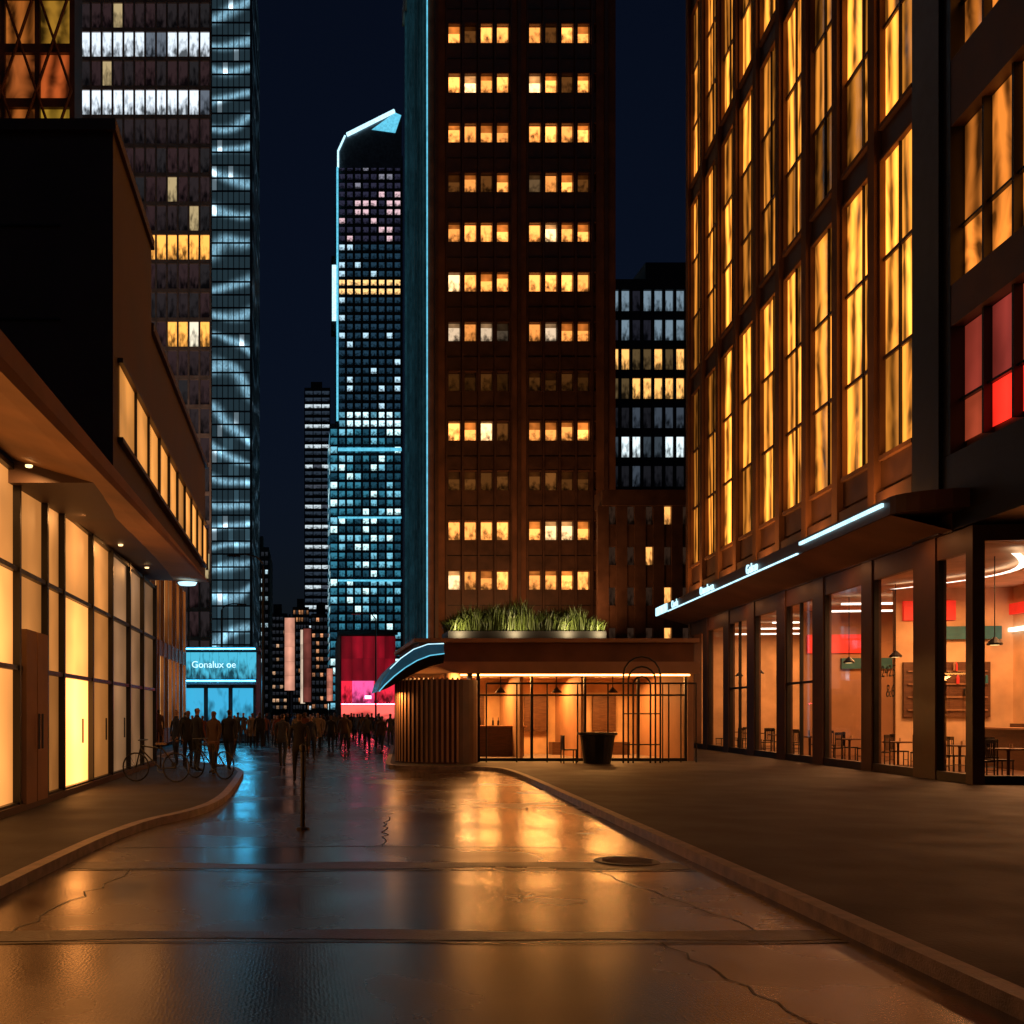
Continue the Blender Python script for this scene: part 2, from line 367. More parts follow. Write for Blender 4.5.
# ------------------------------------------------------------------ generic towers
def tower(name,x0,x1,y0,y1,zt,ncols,nrows,zb,pier,span,depth,colf,wmat,tmat,core,left=None,right=None,mul=0,plant=True):
    e=empty(name); fh=(zt-zb)/nrows; p=(x1-x0)/ncols
    c=MB(); c.box(x0+.05,x1-.05,y0+depth+.12,y1,0,zt,core); c.box(x0-.1,x1+.1,y0-.1,y1+.1,zt,zt+1.0,tmat)
    if zb>0: c.box(x0,x1,y0,y0+depth+.1,0,zb,tmat)
    if plant: c.box(x0+(x1-x0)*.25,x0+(x1-x0)*.7,y0+3,y0+8,zt+1,zt+4,core)
    c.make('core',e)
    wb=MB(); grid(wb,None,front,x0,y0,zb,ncols,p,nrows,fh,pier,span,depth,colf,wmat); 
    tb=MB(); trim(tb,front,x0,y0,zb,ncols,p,nrows,fh,pier,span,depth,tmat)
    for which,xx in (('l',left),('r',right)):
        if xx is None: continue
        nc=max(2,int((y1-y0)/p)); pp=(y1-y0)/nc
        sf=(lambda a_,b,z:(x0+b-.0,a_,z)) if which=='l' else (lambda a_,b,z:(x1-b,a_,z))
        grid(wb,None,sf,y0,-.3,zb,nc,pp,nrows,fh,pier,span,depth-.1,xx,wmat)
        trim(tb,sf,y0+.02,-.3,zb,nc,pp,nrows,fh,pier,span,depth,tmat)
    wb.make('windows',e); tb.make('piers_and_spandrels',e)
    return e
def colB(c,r):
    s=rnd()
    z=(r+.6)*3.4; ypx=714-(z-1.6)*1024/120
    if 35<ypx<62: return (.75,.85,.95,s) if rnd()<.85 else (.1,.12,.15,s)
    if 92<ypx<120: return (.8,.9,1.0,s) if rnd()<.85 else (.1,.12,.15,s)
    if 222<ypx<250 and c>=6: return (1.3,.55,.10,s)
    if 318<ypx<345 and c>=8: return (1.3,.55,.10,s) if rnd()<.8 else (.9,.8,.6,s)
    if rnd()<.02: return (.4,.3,.15,s)
    return (.014+.012*rnd(),.013,.014,s) 
M['stonegrid']=pm('grey_stone_grid',(0.20,0.15,0.13),.7,ns=1,bump=0)
B_=tower('office_tower',-26.3,-11.0,120,123,3.4*32,12,32,0,.22,.45,.25,colB,'room','stonegrid','dark',plant=False)
area('added_facade_light',(-18,108,20),8,1,2000,(1,.62,.42),(math.radians(165),0,0),B_)  # lamp added to brighten the stone grid
def colC(c,r):
    s=rnd(); q=rnd(); 
    if q<.05: return (.6,.85,1.0,s)
    if r<20 and q<.3: return (.18,.38,.5,s)
    return (.08,.16,.21,s)
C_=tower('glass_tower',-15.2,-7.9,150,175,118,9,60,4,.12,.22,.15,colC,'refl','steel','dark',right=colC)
e=tower('lattice_facade_building',-32,-13.6,60,63,50,9,15,2,.3,.5,.3,lambda c,r:(.16+.2*rnd(),.06+.07*rnd(),.012,rnd()),'curt','dkbrown','dkbrown')
lt=MB()
for k in range(9):
    x=-32+k*18.4/9; 
    for zz in range(20,50,6):
        lt.tube((x,59.8,zz),(x+2.04,59.8,zz+6),.09,'brown',6); lt.tube((x+2.04,59.8,zz),(x,59.8,zz+6),.09,'brown',6)
lt.make('lattice_bracing',e)
def colF(c,r):
    s=rnd()
    if r%3==0: return (.55,.65,.7,s) if rnd()<.8 else (.05,.06,.08,s)
    return (.02,.03,.045,s)
def mix(w_,c_):
    def fn(c,r):
        q=rnd()
        if q<w_: v=.3+.8*rnd(); return (c_[0]*v,c_[1]*v,c_[2]*v,rnd())
        return (.015,.017,.022,rnd())
    return fn
tower('slab_tower',.2,8.8,350,370,112,3,48,2,.3,1.0,.3,colF,'room','dark','dark')
tower('distant_tower',-3.6,1.5,330,345,35,6,14,2,.3,1.0,.3,mix(.25,(.6,.25,.1)),'room','dkbrown','dark')
tower('distant_tower',-12.5,-8.0,230,250,38,5,18,2,.3,1.0,.3,mix(.18,(.5,.7,.8)),'room','dark','dark',right=mix(.15,(.8,.6,.35)))
tower('distant_tower',-10.5,-5.0,300,320,30,5,14,2,.3,1.0,.3,mix(.25,(.6,.35,.2)),'room','dark','dark')
tower('distant_tower',1.9,7,260,280,26,5,12,2,.3,1.0,.3,mix(.25,(.7,.3,.14)),'room','dkbrown','dark')

# D tower – crown glass tower
D=empty('crown_glass_tower')
dw=MB(); dt=MB()
def colD(c,r):
    z=r*1.9+2; s=rnd(); yp=714-(z-1.6)*1024/220
    if 282<yp<302: return (1.3,.75,.28,s)
    if 412<yp<436: return (.8,1.2,1.3,s) if rnd()<.8 else (.1,.3,.4,s)
    if 195<yp<245: return (.75,.5,.55,s) if rnd()<.35 else (.02,.02,.04,s)
    if yp<195: return (.02,.02,.04,s) if rnd()<.93 else (.2,.2,.25,s)
    if yp<412:
        q=rnd(); return (.5,.75,.9,s) if q<.12 else (.012,.035,.06,s)
    q=rnd()
    if q<.14: return (.8,1.25,1.3,s)
    if q<.32: return (.18,.52,.68,s)
    if q<.6: return (.03,.17,.25,s)
    return (.01,.05,.08,s)
grid(dw,None,front,7.3,220,2,8,1.71,33,1.9,.5,.6,.3,colD,'room')
grid(dw,None,front,7.3,220.4,2+33*1.9,8,1.71,30,1.9,.55,.7,.3,lambda c,r:colD(c,r+33),'room')
trim(dt,front,7.3,220,2,8,1.71,33,1.9,.45,.5,.3,'steel'); trim(dt,front,7.3,220.4,2+33*1.9,8,1.71,30,1.9,.5,.6,.3,'dark')
dt.box(7.4,20.9,220.8,245,0,121,'dark'); dt.box(5.6,7.28,220.2,240,0,64,'steel')
sfD=lambda a_,b,z:(5.6+b,a_,z)
grid(dw,None,sfD,220.2,-.1,2,8,2.4,32,1.9,.3,.5,.05,colD,'room')
grid(dw,None,front,5.6,220.1,2,1,1.6,32,1.9,.2,.5,.05,colD,'room')
dt.poly([(7.3,220.3,119),(20.98,220.3,119),(20.98,220.3,130.5),(19.5,220.3,131.2),(8.8,220.3,125.8),(7.3,220.3,122.5)],'steel')
dt.poly([(7.3,220.3,119),(7.3,244,119),(7.3,244,122.5),(7.3,220.3,122.5)],'steel')
dt.poly([(8.8,220.3,125.8),(19.5,220.3,131.2),(19.5,244,131.2),(8.8,244,125.8)],'steel')
dt.path([(7.3,220,119),(7.3,220,122.5),(8.8,220,125.8)],.22,'ice_em'); dt.path([(9.2,220,126.0),(19.4,220,131.1)],.42,'ice_em')
dt.poly([(14.5,220.2,127.2),(19.6,220.2,126.5),(20.9,220.2,130.3),(19.5,220.2,130.9)],'cyan_em')
dt.tube((7.15,220,64.5),(7.15,220,119),.22,'cyan_em'); dt.box(6.0,6.9,219.9,220.05,86,98,'ice_em'); dt.box(5.9,7.3,220.06,224,84,100,'dark')
for zb_,h_ in ((58,.7),(43.5,.4),(30,.4)): dt.box(7.3,20.9,219.75,219.9,zb_,zb_+h_,'cyan_em')
dw.make('windows',D); dt.make('structure_and_crown',D)

# E tower – central
E=empty('high_rise_tower')
c=MB(); c.box(8.9,21.8,72.45,90,0,62,'brown')
c.box(8.65,10.0,72,72.44,0,62,'brown'); c.box(14.55,15.68,72,72.44,0,62,'brown'); c.box(20.55,21.9,72,72.44,0,62,'brown')
c.box(8.6,22.0,71.8,90,62,63.5,'dkbrown'); c.box(21.8,21.9,72.45,90,0,62,'brown')
for x in (9.3,15.1,21.2): c.box(x-.12,x+.12,71.82,71.99,6,62,'dkbrown')
for r in range(-2,16):
    zc=11.0+3.5*r
    for x0,x1 in ((10.0,14.55),(15.68,20.55)):
        c.box(x0,x1,72.10,72.44,zc+.66,zc+2.84,'dkbrown'); c.box(x0,x1,72.04,72.10,zc+.64,zc+.74,'brown'); c.box(x0,x1,72.05,72.10,zc+1.7,zc+1.75,'black')
    for g0 in (10.0,15.68):
        for k in range(5):
            x=g0+k*1.1375; c.box(x-.16,x+.16,72.03,72.40,zc-.72,zc+.72,'dkbrown')
for g0 in (10.0,15.68):
    for k in range(5):
        x=g0+k*1.1375; c.box(x-.06,x+.06,71.9,72.03,6,62,'dkbrown')
c.make('facade',E)
wb=MB()
rowlvl={-2:.0,-1:.1,0:.9,1:.85,2:.10,3:1.0,4:.03,5:.7,6:1.0,7:.8,8:.85,9:1.0,10:.95,11:1.0,12:.8,13:.5,14:.8,15:.2}
for r in range(-2,16):
    zc=11.0+3.5*r
    for g0 in (10.0,15.68):
        for k in range(4):
            x=g0+k*1.1375
            lv=rowlvl[r]; on = rnd()<.88
            if lv>.3: v=1.9*lv*(.45+.8*rnd()) if on else .08
            else: v=lv*(.5+rnd())
            cc=(1.25*v,.43*v,.09*v,rnd())
            if r in(5,) and rnd()<.5: cc=(.7*v,.5*v,.32*v,rnd())
            if rnd()<.12 and lv>.3: cc=(1.4*v,.8*v,.35*v,rnd())
            bl=random.choice([0,0,.25,.45]) 
            wb.poly([(x+.16,72.42,zc-.62),(x+.98,72.42,zc-.62),(x+.98,72.42,zc+.62-bl),(x+.16,72.42,zc+.62-bl)],'room',cc)
            if bl: wb.poly([(x+.16,72.41,zc+.62-bl),(x+.98,72.41,zc+.62-bl),(x+.98,72.41,zc+.66),(x+.16,72.41,zc+.66)],'frost',(cc[0]*.45,cc[1]*.35,cc[2]*.25,cc[3]))
wb.make('windows',E)
cs=MB()
for i in range(9):
    y0=72.6+i*1.95
    v=[.5,.4,.34,.4,.55,.65,.55,.9,1.8][i]
    for zz in range(0,31):
        q=v*(.8+.4*rnd())
        cs.poly([(8.86,y0+1.8,zz*2),(8.86,y0,zz*2),(8.86,y0,zz*2+1.9),(8.86,y0+1.8,zz*2+1.9)],'frost',(.12*q,.50*q,.60*q,rnd()))  # cyan wash put into the panel glow instead of a floodlight
    cs.box(8.66,8.86,y0-.15,y0,0,62,'steel')
cs.box(8.60,8.68,71.88,71.97,0,62,'cyan_em'); 
cs.make('cyan_glow_curtain_wall',E)
for x in (10.5,13.5,17):
    area('added_facade_light',(x,63,7.5),1.0,.5,230,(1,.42,.15),(math.radians(155),0,0),E)  # lamps added to bring out the brown facade

def colFb(c,r):
    s=rnd(); return (1.2,.5,.12,s) if (c,r) in ((3,0),(3,1),(2,2),(3,3),(5,2),(5,3),(5,1)) else (.02,.01,.006,s)
tower('brown_office_building',19.0,27.2,65,66.6,14.8,7,4,4.5,.7,1.4,.25,colFb,'room','dkbrown','dkbrown',plant=False)
def colG(c,r):
    s=rnd(); z=r*3.0+3; yp=714-(z+1.2-1.6)*1024/100
    if 340<yp<392: return (1.2,.58,.15,s) if rnd()<.72 else (.08,.05,.02,s)
    if 425<yp<455: return (.8,.95,1.0,s) if c in(1,2,5,6,10) else (.03,.04,.05,s)
    if 275<yp<320: return (.14,.2,.25,s) if rnd()<.6 else (.01,.01,.015,s)
    return (.035,.045,.06,s) if rnd()<.3 else (.008,.008,.01,s)
tower('dark_office_building',29.8,48,100,120,43,17,14,3,.28,.8,.25,colG,'room','dark','dark')

# ------------------------------------------------------------------ pavilion
P=empty('glass_pavilion')
p=MB()
p.box(3.6,13.3,34.4,42,2.95,3.35,'tan'); p.box(3.9,13.2,34.7,42,3.352,4.0,'brown'); p.box(3.7,13.3,34.45,42,4.002,4.14,'tan')
p.box(4.2,13.2,40.6,40.8,0,2.95,'cream'); p.box(13.0,13.2,34.7,40.6,0,2.95,'tan'); p.box(4.3,13,34.8,40.6,-.003,.012,'conc')
for x in (5.9,7.7,9.5,11.3,12.9): p.box(x-.04,x+.04,34.60,34.70,0,2.95,'black')
p.box(4.6,12.9,34.62,34.69,2.2,2.26,'black'); p.box(4.6,12.9,34.58,34.71,0,.1,'black')
p.box(5.2,13.0,34.5,34.56,2.88,2.93,'amber_streak')  # glowing strip added to throw an amber streak on the road
p.lathe((4.95,34.2,0),[(.26,0),(.26,2.95)],'cream',20); p.lathe((4.95,34.2,0),[(.3,0),(.3,.1),(.26,.14)],'black',20)
p.box(5.45,5.6,34.1,34.3,0,2.95,'black'); p.box(5.75,5.85,34.1,34.2,0,2.95,'black')
p.box(5.6,8.2,38.2,38.9,0,1.1,'wood'); p.box(5.5,8.3,38.1,39.0,1.1,1.16,'tan')
for x in (6.2,8.7,11.4): p.box(x,x+.9,40.4,40.59,.9,2.3,'wood'); 
p.box(9.6,12.6,39.6,40.2,0,.5,'wood')
for x in (7.75,9.95): p.box(x,x+.12,36.8,40.59,0,2.94,'tan')
for x in (5.8,5.95,6.1,6.5,6.62,7.1,7.3): p.lathe((x,38.5,1.16),[(.04,0),(.04,.16),(.015,.22),(.015,.3)],'black',8)
for x in (7.0,9.0,11.0): p.tube((x,36.5,2.95),(x,36.5,2.55),.015,'black'); p.lathe((x,36.5,2.35),[(.02,.2),(.2,0)],'black',14); p.lathe((x,36.5,2.36),[(0,0),(.1,0.0)],'warm_em',10)
p.make('structure',P)
gl=MB(); gl.poly([(5.9,34.65,.1),(12.9,34.65,.1),(12.9,34.65,2.94),(5.9,34.65,2.94)],'glass'); gl.make('glazing',P)
for x in (6.6,8.9,11.5): area('ceiling_light',(x,38.6,2.9),1.3,1.2,400,(1,.42,.11),(math.radians(-12),0,0),P)
area('soffit_light',(5.3,33.4,2.9),.4,.4,130,WARM,(0,math.radians(20),0),P)
area('soffit_light',(2.9,33.2,2.3),.3,.3,35,WARM,(math.radians(0),math.radians(0),0),P)
dr=MB(); cx,cy,R=4.45,33.9,1.45
for k in range(30):
    t=math.radians(95+ k*6.6)
    x=cx+R*math.cos(t); y=cy+R*.9*math.sin(t)
    t2=t+math.radians(3.0); x2=cx+R*math.cos(t2); y2=cy+R*.9*math.sin(t2)
    xi=cx+(R-.12)*math.cos(t2); yi=cy+(R-.12)*.9*math.sin(t2)
    dr.poly([(x,y,.05),(x2,y2,.05),(x2,y2,2.75),(x,y,2.75)],'tan'); dr.poly([(x2,y2,.05),(xi,yi,.05),(xi,yi,2.75),(x2,y2,2.75)],'dkbrown')
dr.lathe((cx,cy,0),[(R*.88,.0),(R*.88,2.7)],'dkbrown',30); 
dr.make('slatted_drum_wall',P)
hd=MB(); prof=[(2.35,2.30),(2.45,2.62),(2.7,2.98),(3.05,3.32),(3.45,3.60),(3.9,3.76),(4.4,3.78)]
low=[(2.35,2.30),(2.62,2.40),(2.95,2.58),(3.3,2.78),(3.65,2.95),(4.0,3.1),(4.4,3.2)]
n=10
for (x0,z0),(x1,z1) in zip(prof[:-1],prof[1:]):
    for k in range(n):
        ya=32.3+k*.35; yb=ya+.35
        hd.poly([(x0,ya,z0),(x1,ya,z1),(x1,yb,z1),(x0,yb,z0)],'bluem')
for (p0_,p1_),(q0,q1) in zip(zip(prof[:-1],prof[1:]),zip(low[:-1],low[1:])):
    mA=((p0_[0]+q0[0])/2,(p0_[1]+q0[1])/2); mB=((p1_[0]+q1[0])/2,(p1_[1]+q1[1])/2)
    hd.poly([(q0[0],32.34,q0[1]),(q1[0],32.34,q1[1]),(mB[0],32.15,mB[1]),(mA[0],32.15,mA[1])],'black')
    hd.poly([(mA[0],32.15,mA[1]),(mB[0],32.15,mB[1]),(p1_[0],32.3,p1_[1]),(p0_[0],32.3,p0_[1])],'bluem')
    hd.poly([(q0[0],32.34,q0[1]),(q1[0],32.34,q1[1]),(q1[0],35.8,q1[1]),(q0[0],35.8,q0[1])],'dkbrown')
hd.path([(x,32.27,z) for x,z in prof],.045,'bluem',8)
hd.path([(x,32.24,z+.03) for x,z in prof[2:]],.018,'ice_em',6)
hd.path([((a_[0]+b_[0])/2,32.13,(a_[1]+b_[1])/2) for a_,b_ in zip(prof,low)],.02,'cyan_em',6)
hd.make('curved_entrance_hood',P)
pl=MB(); pl.box(4.9,10.3,34.9,36.4,4.143,4.42,'dark'); pl.make('planter_box',P)
gm,gnt,gp=newmat('grass_blades'); at=N(gnt,'ShaderNodeAttribute',attribute_name='Col'); gnt.links.new(at.outputs['Color'],gp.inputs['Base Color']); gp.inputs['Roughness'].default_value=.5
gr=MB()
for i in range(11000):
    x=random.uniform(4.95,10.25); y=random.uniform(34.95,36.3)
    clump=.5+.5*math.sin(x*2.1+math.sin(y*3))*math.sin(x*.9+1)+.35*math.sin(x*7+y*5)
    edge=min(1,(x-4.9)/.8,(10.3-x)/.8)
    h=(.35+.6*max(0,clump)*random.uniform(.5,1.1)+.15*rnd())*(.45+.55*edge); a_=rnd()*6.28; le=random.uniform(.08,.45)
    dx,dy=math.cos(a_),math.sin(a_); wd=.014
    g_=random.uniform(.4,1.5); col=(.085*g_,.12*g_,.025*g_,1)
    b0=Vector((x-dy*wd,y+dx*wd,4.4)); b1=Vector((x+dy*wd,y-dx*wd,4.4)); m0=Vector((x+dx*le*.35,y+dy*le*.35,4.4+h*.65)); tp=Vector((x+dx*le,y+dy*le,4.4+h))
    gr.poly([b0,b1,m0+Vector((dy*wd,-dx*wd,0)),m0-Vector((dy*wd,-dx*wd,0))],gm,col); gr.poly([m0-Vector((dy*wd,-dx*wd,0)),m0+Vector((dy*wd,-dx*wd,0)),tp],gm,col)
gr.make('ornamental_grass')
for x in (5.3,7.2,9.0,10.1):
    area('planter_uplight',(x,34.6,4.25),.15,.1,16,(1,.75,.38),(math.radians(150),0,0),P)
ag=MB()
for dx in (0,.16,.32):
    x0=10.35+dx; x1=11.55-dx; zt=2.85-dx; pts=[(x0,33.2,0)]
    for k in range(9):
        t=math.pi-math.pi*k/8; pts.append(((x0+x1)/2+(x1-x0)/2*math.cos(t),33.2,zt+(x1-x0)/2*math.sin(t)))
    pts.append((x1,33.2,0)); ag.path(pts,.03,'black',8)
for z in (.6,1.6): ag.tube((10.35,33.2,z),(11.55,33.2,z),.02,'black')
ag.make('arched_gate')
rl=MB()
for x in [6.0,7.0,8.0,9.0,10.0,12.0,12.9]:
    rl.tube((x,33.7,0),(x,33.7,2.6),.025,'black')
rl.tube((6.0,33.7,2.6),(12.9,33.7,2.6),.03,'black'); 
for x in (11.8,12.4): rl.tube((x,33.7,0),(x,33.7,2.6),.02,'black')
rl.make('metal_railing')
tb=MB(); tb.lathe((9.45,33.0,0),[(.42,0),(.55,.9),(.62,.92),(.62,1.0),(.52,1.0),(.48,.85),(0,.85)],'black',22)
tb.make('planter_tub')
ch=MB()
for x in (8.55,):
    ch.box(x-.22,x+.22,32.9,33.3,.42,.46,'black'); ch.box(x-.22,x-.18,32.9,33.3,.46,.9,'black')
    for dx in(-.2,.2):
        for yy in (32.92,33.28): ch.tube((x+dx,yy,0),(x+dx,yy,.42),.02,'black')
ch.make('outdoor_chair')

# ------------------------------------------------------------------ right building
th=math.radians(7.3); dU=(math.sin(th),math.cos(th)); dV=(math.cos(th),-math.sin(th)); O=(15.1,23.1,0)
RB=empty('corner_cafe_building')
def R(): return MB(O,dU,dV)
def Rp(u,v,z): return Vector(O)+Vector((dU[0],dU[1],0))*u+Vector((dV[0],dV[1],0))*v+Vector((0,0,z))
U1=26.2
s=R()
bays=[(0.3,1.75),(2.9,5.4),(6.1,9.0),(9.9,12.5),(13.4,16.0),(16.9,19.4),(20.2,22.7),(23.5,25.8)]
prev=-.0
for (b0,b1) in bays:
    s.box(prev,b0,-.02,.24,0,5.86,'dkbrown'); prev=b1
    s.box(b0,b1,0,.18,0,.22,'black'); s.box(b0,b1,.02,.16,5.3,5.86,'dkbrown')
    s.box(b0,b0+.06,.03,.15,.22,5.3,'black'); s.box(b1-.06,b1,.03,.15,.22,5.3,'black')
s.box(prev,U1,-.02,.5,0,5.86,'dkbrown')
for b0,b1 in (bays[3],bays[5]):
    mid=(b0+b1)/2; s.box(mid-.04,mid+.04,.04,.14,.22,5.3,'black'); s.box(b0,b1,.04,.14,2.6,2.68,'black')
s.box(0,.2,.24,9.8,0,.2,'black'); s.box(0,.2,.24,9.8,5.5,5.86,'dkbrown')
for v in (3.2,6.2): s.box(0,.18,v,v+.12,.2,5.5,'black')
s.box(.2,U1,.24,9.8,-.002,.015,'wood'); s.box(.2,U1,.3,9.8,5.5,5.84,'cream')
BW=5.6
s.box(.25,U1,BW,BW+.2,.015,5.5,'cream'); s.box(U1-.3,U1,.5,9.8,.015,5.5,'cream')
s.box(9.2,9.4,2.2,BW,.015,5.5,'cream'); s.box(16.3,16.5,1.8,BW,.015,5.5,'tan')
s.box(.3,9.2,BW-.12,BW-.001,4.65,4.98,'red'); s.box(.3,9.2,BW-.15,BW-.001,4.12,4.24,'white_em'); s.box(.3,9.2,BW-.1,BW-.001,0.02,1.3,'wood')
s.box(9.08,9.19,2.4,3.9,4.5,5.1,'red'); s.box(9.05,9.19,3.3,5.2,3.9,4.3,'teal'); s.box(16.18,16.29,2.0,4.2,3.9,4.6,'red'); s.box(16.15,16.29,3.2,5.0,3.3,3.7,'teal')
s.box(9.10,9.19,2.4,4.9,1.5,3.2,'wood'); 
for k in range(4): s.box(9.04,9.10,2.5,4.8,1.7+k*.4,1.73+k*.4,'tan')
for k in range(26):
    v_=2.55+rnd()*2.2; z_=1.73+.4*random.randrange(4); s.lathe((9.0,v_,z_),[(.04,0),(.04,.15+.08*rnd()),(.015,.26)],random.choice(['black','red','teal','tan']),6)
s.box(9.5,16.2,BW-.1,BW-.001,0.02,1.3,'wood'); s.box(16.6,U1-.4,BW-.1,BW-.001,0.02,1.3,'wood')
for u in (2.2,4.4,6.6): s.box(u,u+1.2,BW-.06,BW-.002,1.7,3.2,'wood'); s.box(u+.08,u+1.12,BW-.07,BW-.061,1.78,3.12,'tan')
for k in range(14):
    t0=k/14*1.5;t1=(k+1)/14*1.5
    s.poly([(1.0+7*t0/1.5,1.3+1.6*math.sin(t0*2),5.35),(1.0+7*t1/1.5,1.3+1.6*math.sin(t1*2),5.35),(1.0+7*t1/1.5,1.5+1.6*math.sin(t1*2),5.35),(1.0+7*t0/1.5,1.5+1.6*math.sin(t0*2),5.35)],'white_em')
for u in (11,13.5,18,21,24): s.box(u,u+.1,1.3,4.5,5.2,5.26,'white_em')
s.box(5.0,8.4,4.2,4.8,.015,1.15,'wood'); s.box(4.9,8.5,4.1,4.9,1.15,1.2,'tan')
for u in (2.5,5.5,8.0,11.5,14,18,21,24):
    s.tube((u,1.7,5.5),(u,1.7,3.5),.012,'black'); s.lathe((u,1.7,3.3),[(.03,.2),(.17,.05),(.17,0)],'black',12); s.lathe((u,1.7,3.3),[(0,0),(.11,0)],'warm_em',10)
s.make('shopfront_and_interior',RB)
g=R()
for b0,b1 in bays: g.poly([(b0+.06,.09,.22),(b1-.06,.09,.22),(b1-.06,.09,5.3),(b0+.06,.09,5.3)],'glass')
g.poly([(.09,.24,.2),(.09,9.8,.2),(.09,9.8,5.5),(.09,.24,5.5)],'glass')
g.make('glazing',RB)
for u,pw in ((1.8,290),(6.5,400),(13,400),(18.5,260),(23.5,260)):
    area('ceiling_light',Rp(u,3.4,5.15),2.5,1.2,pw,(1,.43,.15),(0,0,-th),RB)
cn=R()
cn.box(.9,26.5,-1.4,-.03,6.30,6.72,'dkbrown'); cn.box(.9,26.5,-.03,.4,5.87,6.9,'dkbrown')
cn.poly([(.9,-1.38,6.29),(26.5,-1.38,6.29),(26.5,-.03,5.9),(.9,-.03,5.9)],'tan')
for k in range(6):
    t0=math.pi/2*k/6;t1=math.pi/2*(k+1)/6
    cn.poly([(.9-1.37*math.sin(t0)*.6,-.03-1.37*math.cos(t0),6.30),(.9-1.37*math.sin(t1)*.6,-.03-1.37*math.cos(t1),6.30),(.9-1.37*math.sin(t1)*.6,-.03-1.37*math.cos(t1),6.72),(.9-1.37*math.sin(t0)*.6,-.03-1.37*math.cos(t0),6.72)],'dkbrown')
    for zz in(6.30,6.72): cn.poly([(.9,-.03,zz),(.9-1.37*math.sin(t0)*.6,-.03-1.37*math.cos(t0),zz),(.9-1.37*math.sin(t1)*.6,-.03-1.37*math.cos(t1),zz)],'dkbrown')
cn.box(1.2,6.8,-1.47,-1.41,6.54,6.63,'ice_em'); cn.box(24.2,26.5,-1.47,-1.41,6.32,6.70,'ice_em'); cn.box(7.0,24.0,-1.47,-1.41,6.30,6.34,'ice_em')
cn.make('canopy',RB)
def text(body,size,mat,loc,uax,name,parent,ext=.02):
    cu=bpy.data.curves.new(name,'FONT'); cu.body=body; cu.size=size; cu.extrude=ext; cu.align_x='LEFT'
    o=bpy.data.objects.new(name,cu); COL.objects.link(o); cu.materials.append(M[mat])
    x=Vector((uax[0],uax[1],0)).normalized(); z=Vector((0,0,1)); n_=x.cross(z)
    o.matrix_world=Matrix(((x.x,z.x,n_.x,loc[0]),(x.y,z.y,n_.y,loc[1]),(x.z,z.z,n_.z,loc[2]),(0,0,0,1)))
    o.parent=parent; return o
for bd,u in (('Cn ola',23.2),('Ormelo co.',18.2),('Gelrao',12.0)):
    text(bd,.45,'ice_em',Rp(u,-1.45,6.38),(-dU[0],-dU[1]),'sign_lettering',RB)
for u in (2,7,12,17,22): area('downlight',Rp(u,-.75,5.95),.3,.3,14,(1,.34,.10),(0,0,0),RB)  # added lamps, warm ambience under the shop canopy
text('2425',.45,'black',Rp(5.0,.07,2.6),(-dU[0],-dU[1]),'window_writing',RB,.002); text('&6',.5,'black',Rp(4.7,.07,2.05),(-dU[0],-dU[1]),'window_writing',RB,.002)
# upper facade : two-storey tall windows
uw=R(); ut=R()
z0=7.75; fh=9.0; nr=5; p0=2.8; pitch=2.6; nc=9
for c_ in range(nc):
    for r_ in range(nr):
        x0=p0+c_*pitch+.08; x1=x0+1.95; za=z0+r_*fh+.85; zb=z0+(r_+1)*fh-.10; xm=x0+(x1-x0)*random.choice([.5,.5,.36])
        base=1.9*(.55+.5*rnd()) if c_<=1 else random.choice([.5,.9,1.3,1.7])
        nseg=3; hh=(zb-za)/nseg
        for (aa,bb_) in ((x0,xm-.03),(xm+.03,x1)):
            for q_ in range(nseg):
                v=base*random.choice([.25,.6,.9,1.0,1.1]); 
                uw.poly([(aa,.12,za+q_*hh),(bb_,.12,za+q_*hh),(bb_,.12,za+(q_+1)*hh),(aa,.12,za+(q_+1)*hh)],'curt',(1.2*v,.40*v,.045*v,rnd()))
        ut.box(xm-.03,xm+.03,.05,.14,za,zb,'black')
        for q_ in range(1,nseg): ut.box(x0,x1,.06,.14,za+q_*hh-.05,za+q_*hh+.05,'dkbrown')
        ut.box(x0-.08,x0,-.03,.13,za-.08,zb+.08,'brown'); ut.box(x1,x1+.08,-.03,.13,za-.08,zb+.08,'brown')
        ut.box(x0,x1,-.08,.13,za-.12,za,'brown'); ut.box(x0,x1,-.02,.13,zb,zb+.08,'brown')
    ut.box(p0+c_*pitch+2.14,p0+(c_+1)*pitch-.04,-.14,.15,6.9,z0+nr*fh,'brown')
for r_ in range(nr+1):
    ut.box(p0,p0+nc*pitch,.04,.15,z0+r_*fh-.0,z0+r_*fh+.72,'dkbrown')
ut.box(p0-.01,U1,.16,14,5.87,z0+nr*fh+1,'dkbrown'); ut.box(p0-.3,U1,-.25,.5,z0+nr*fh,z0+nr*fh+1.2,'brown'); ut.box(p0,U1,-.1,.155,6.91,7.6,'dkbrown')
ut.box(1.4,p0-.02,-.10,14,5.88,53,'black')
for u in (4,9,14,19,24): area('added_facade_light',Rp(u,-1.0,6.8),1.6,.2,85,(1,.38,.09),(math.radians(180),0,0),RB)  # lamps added on top of the canopy to lighten the facade
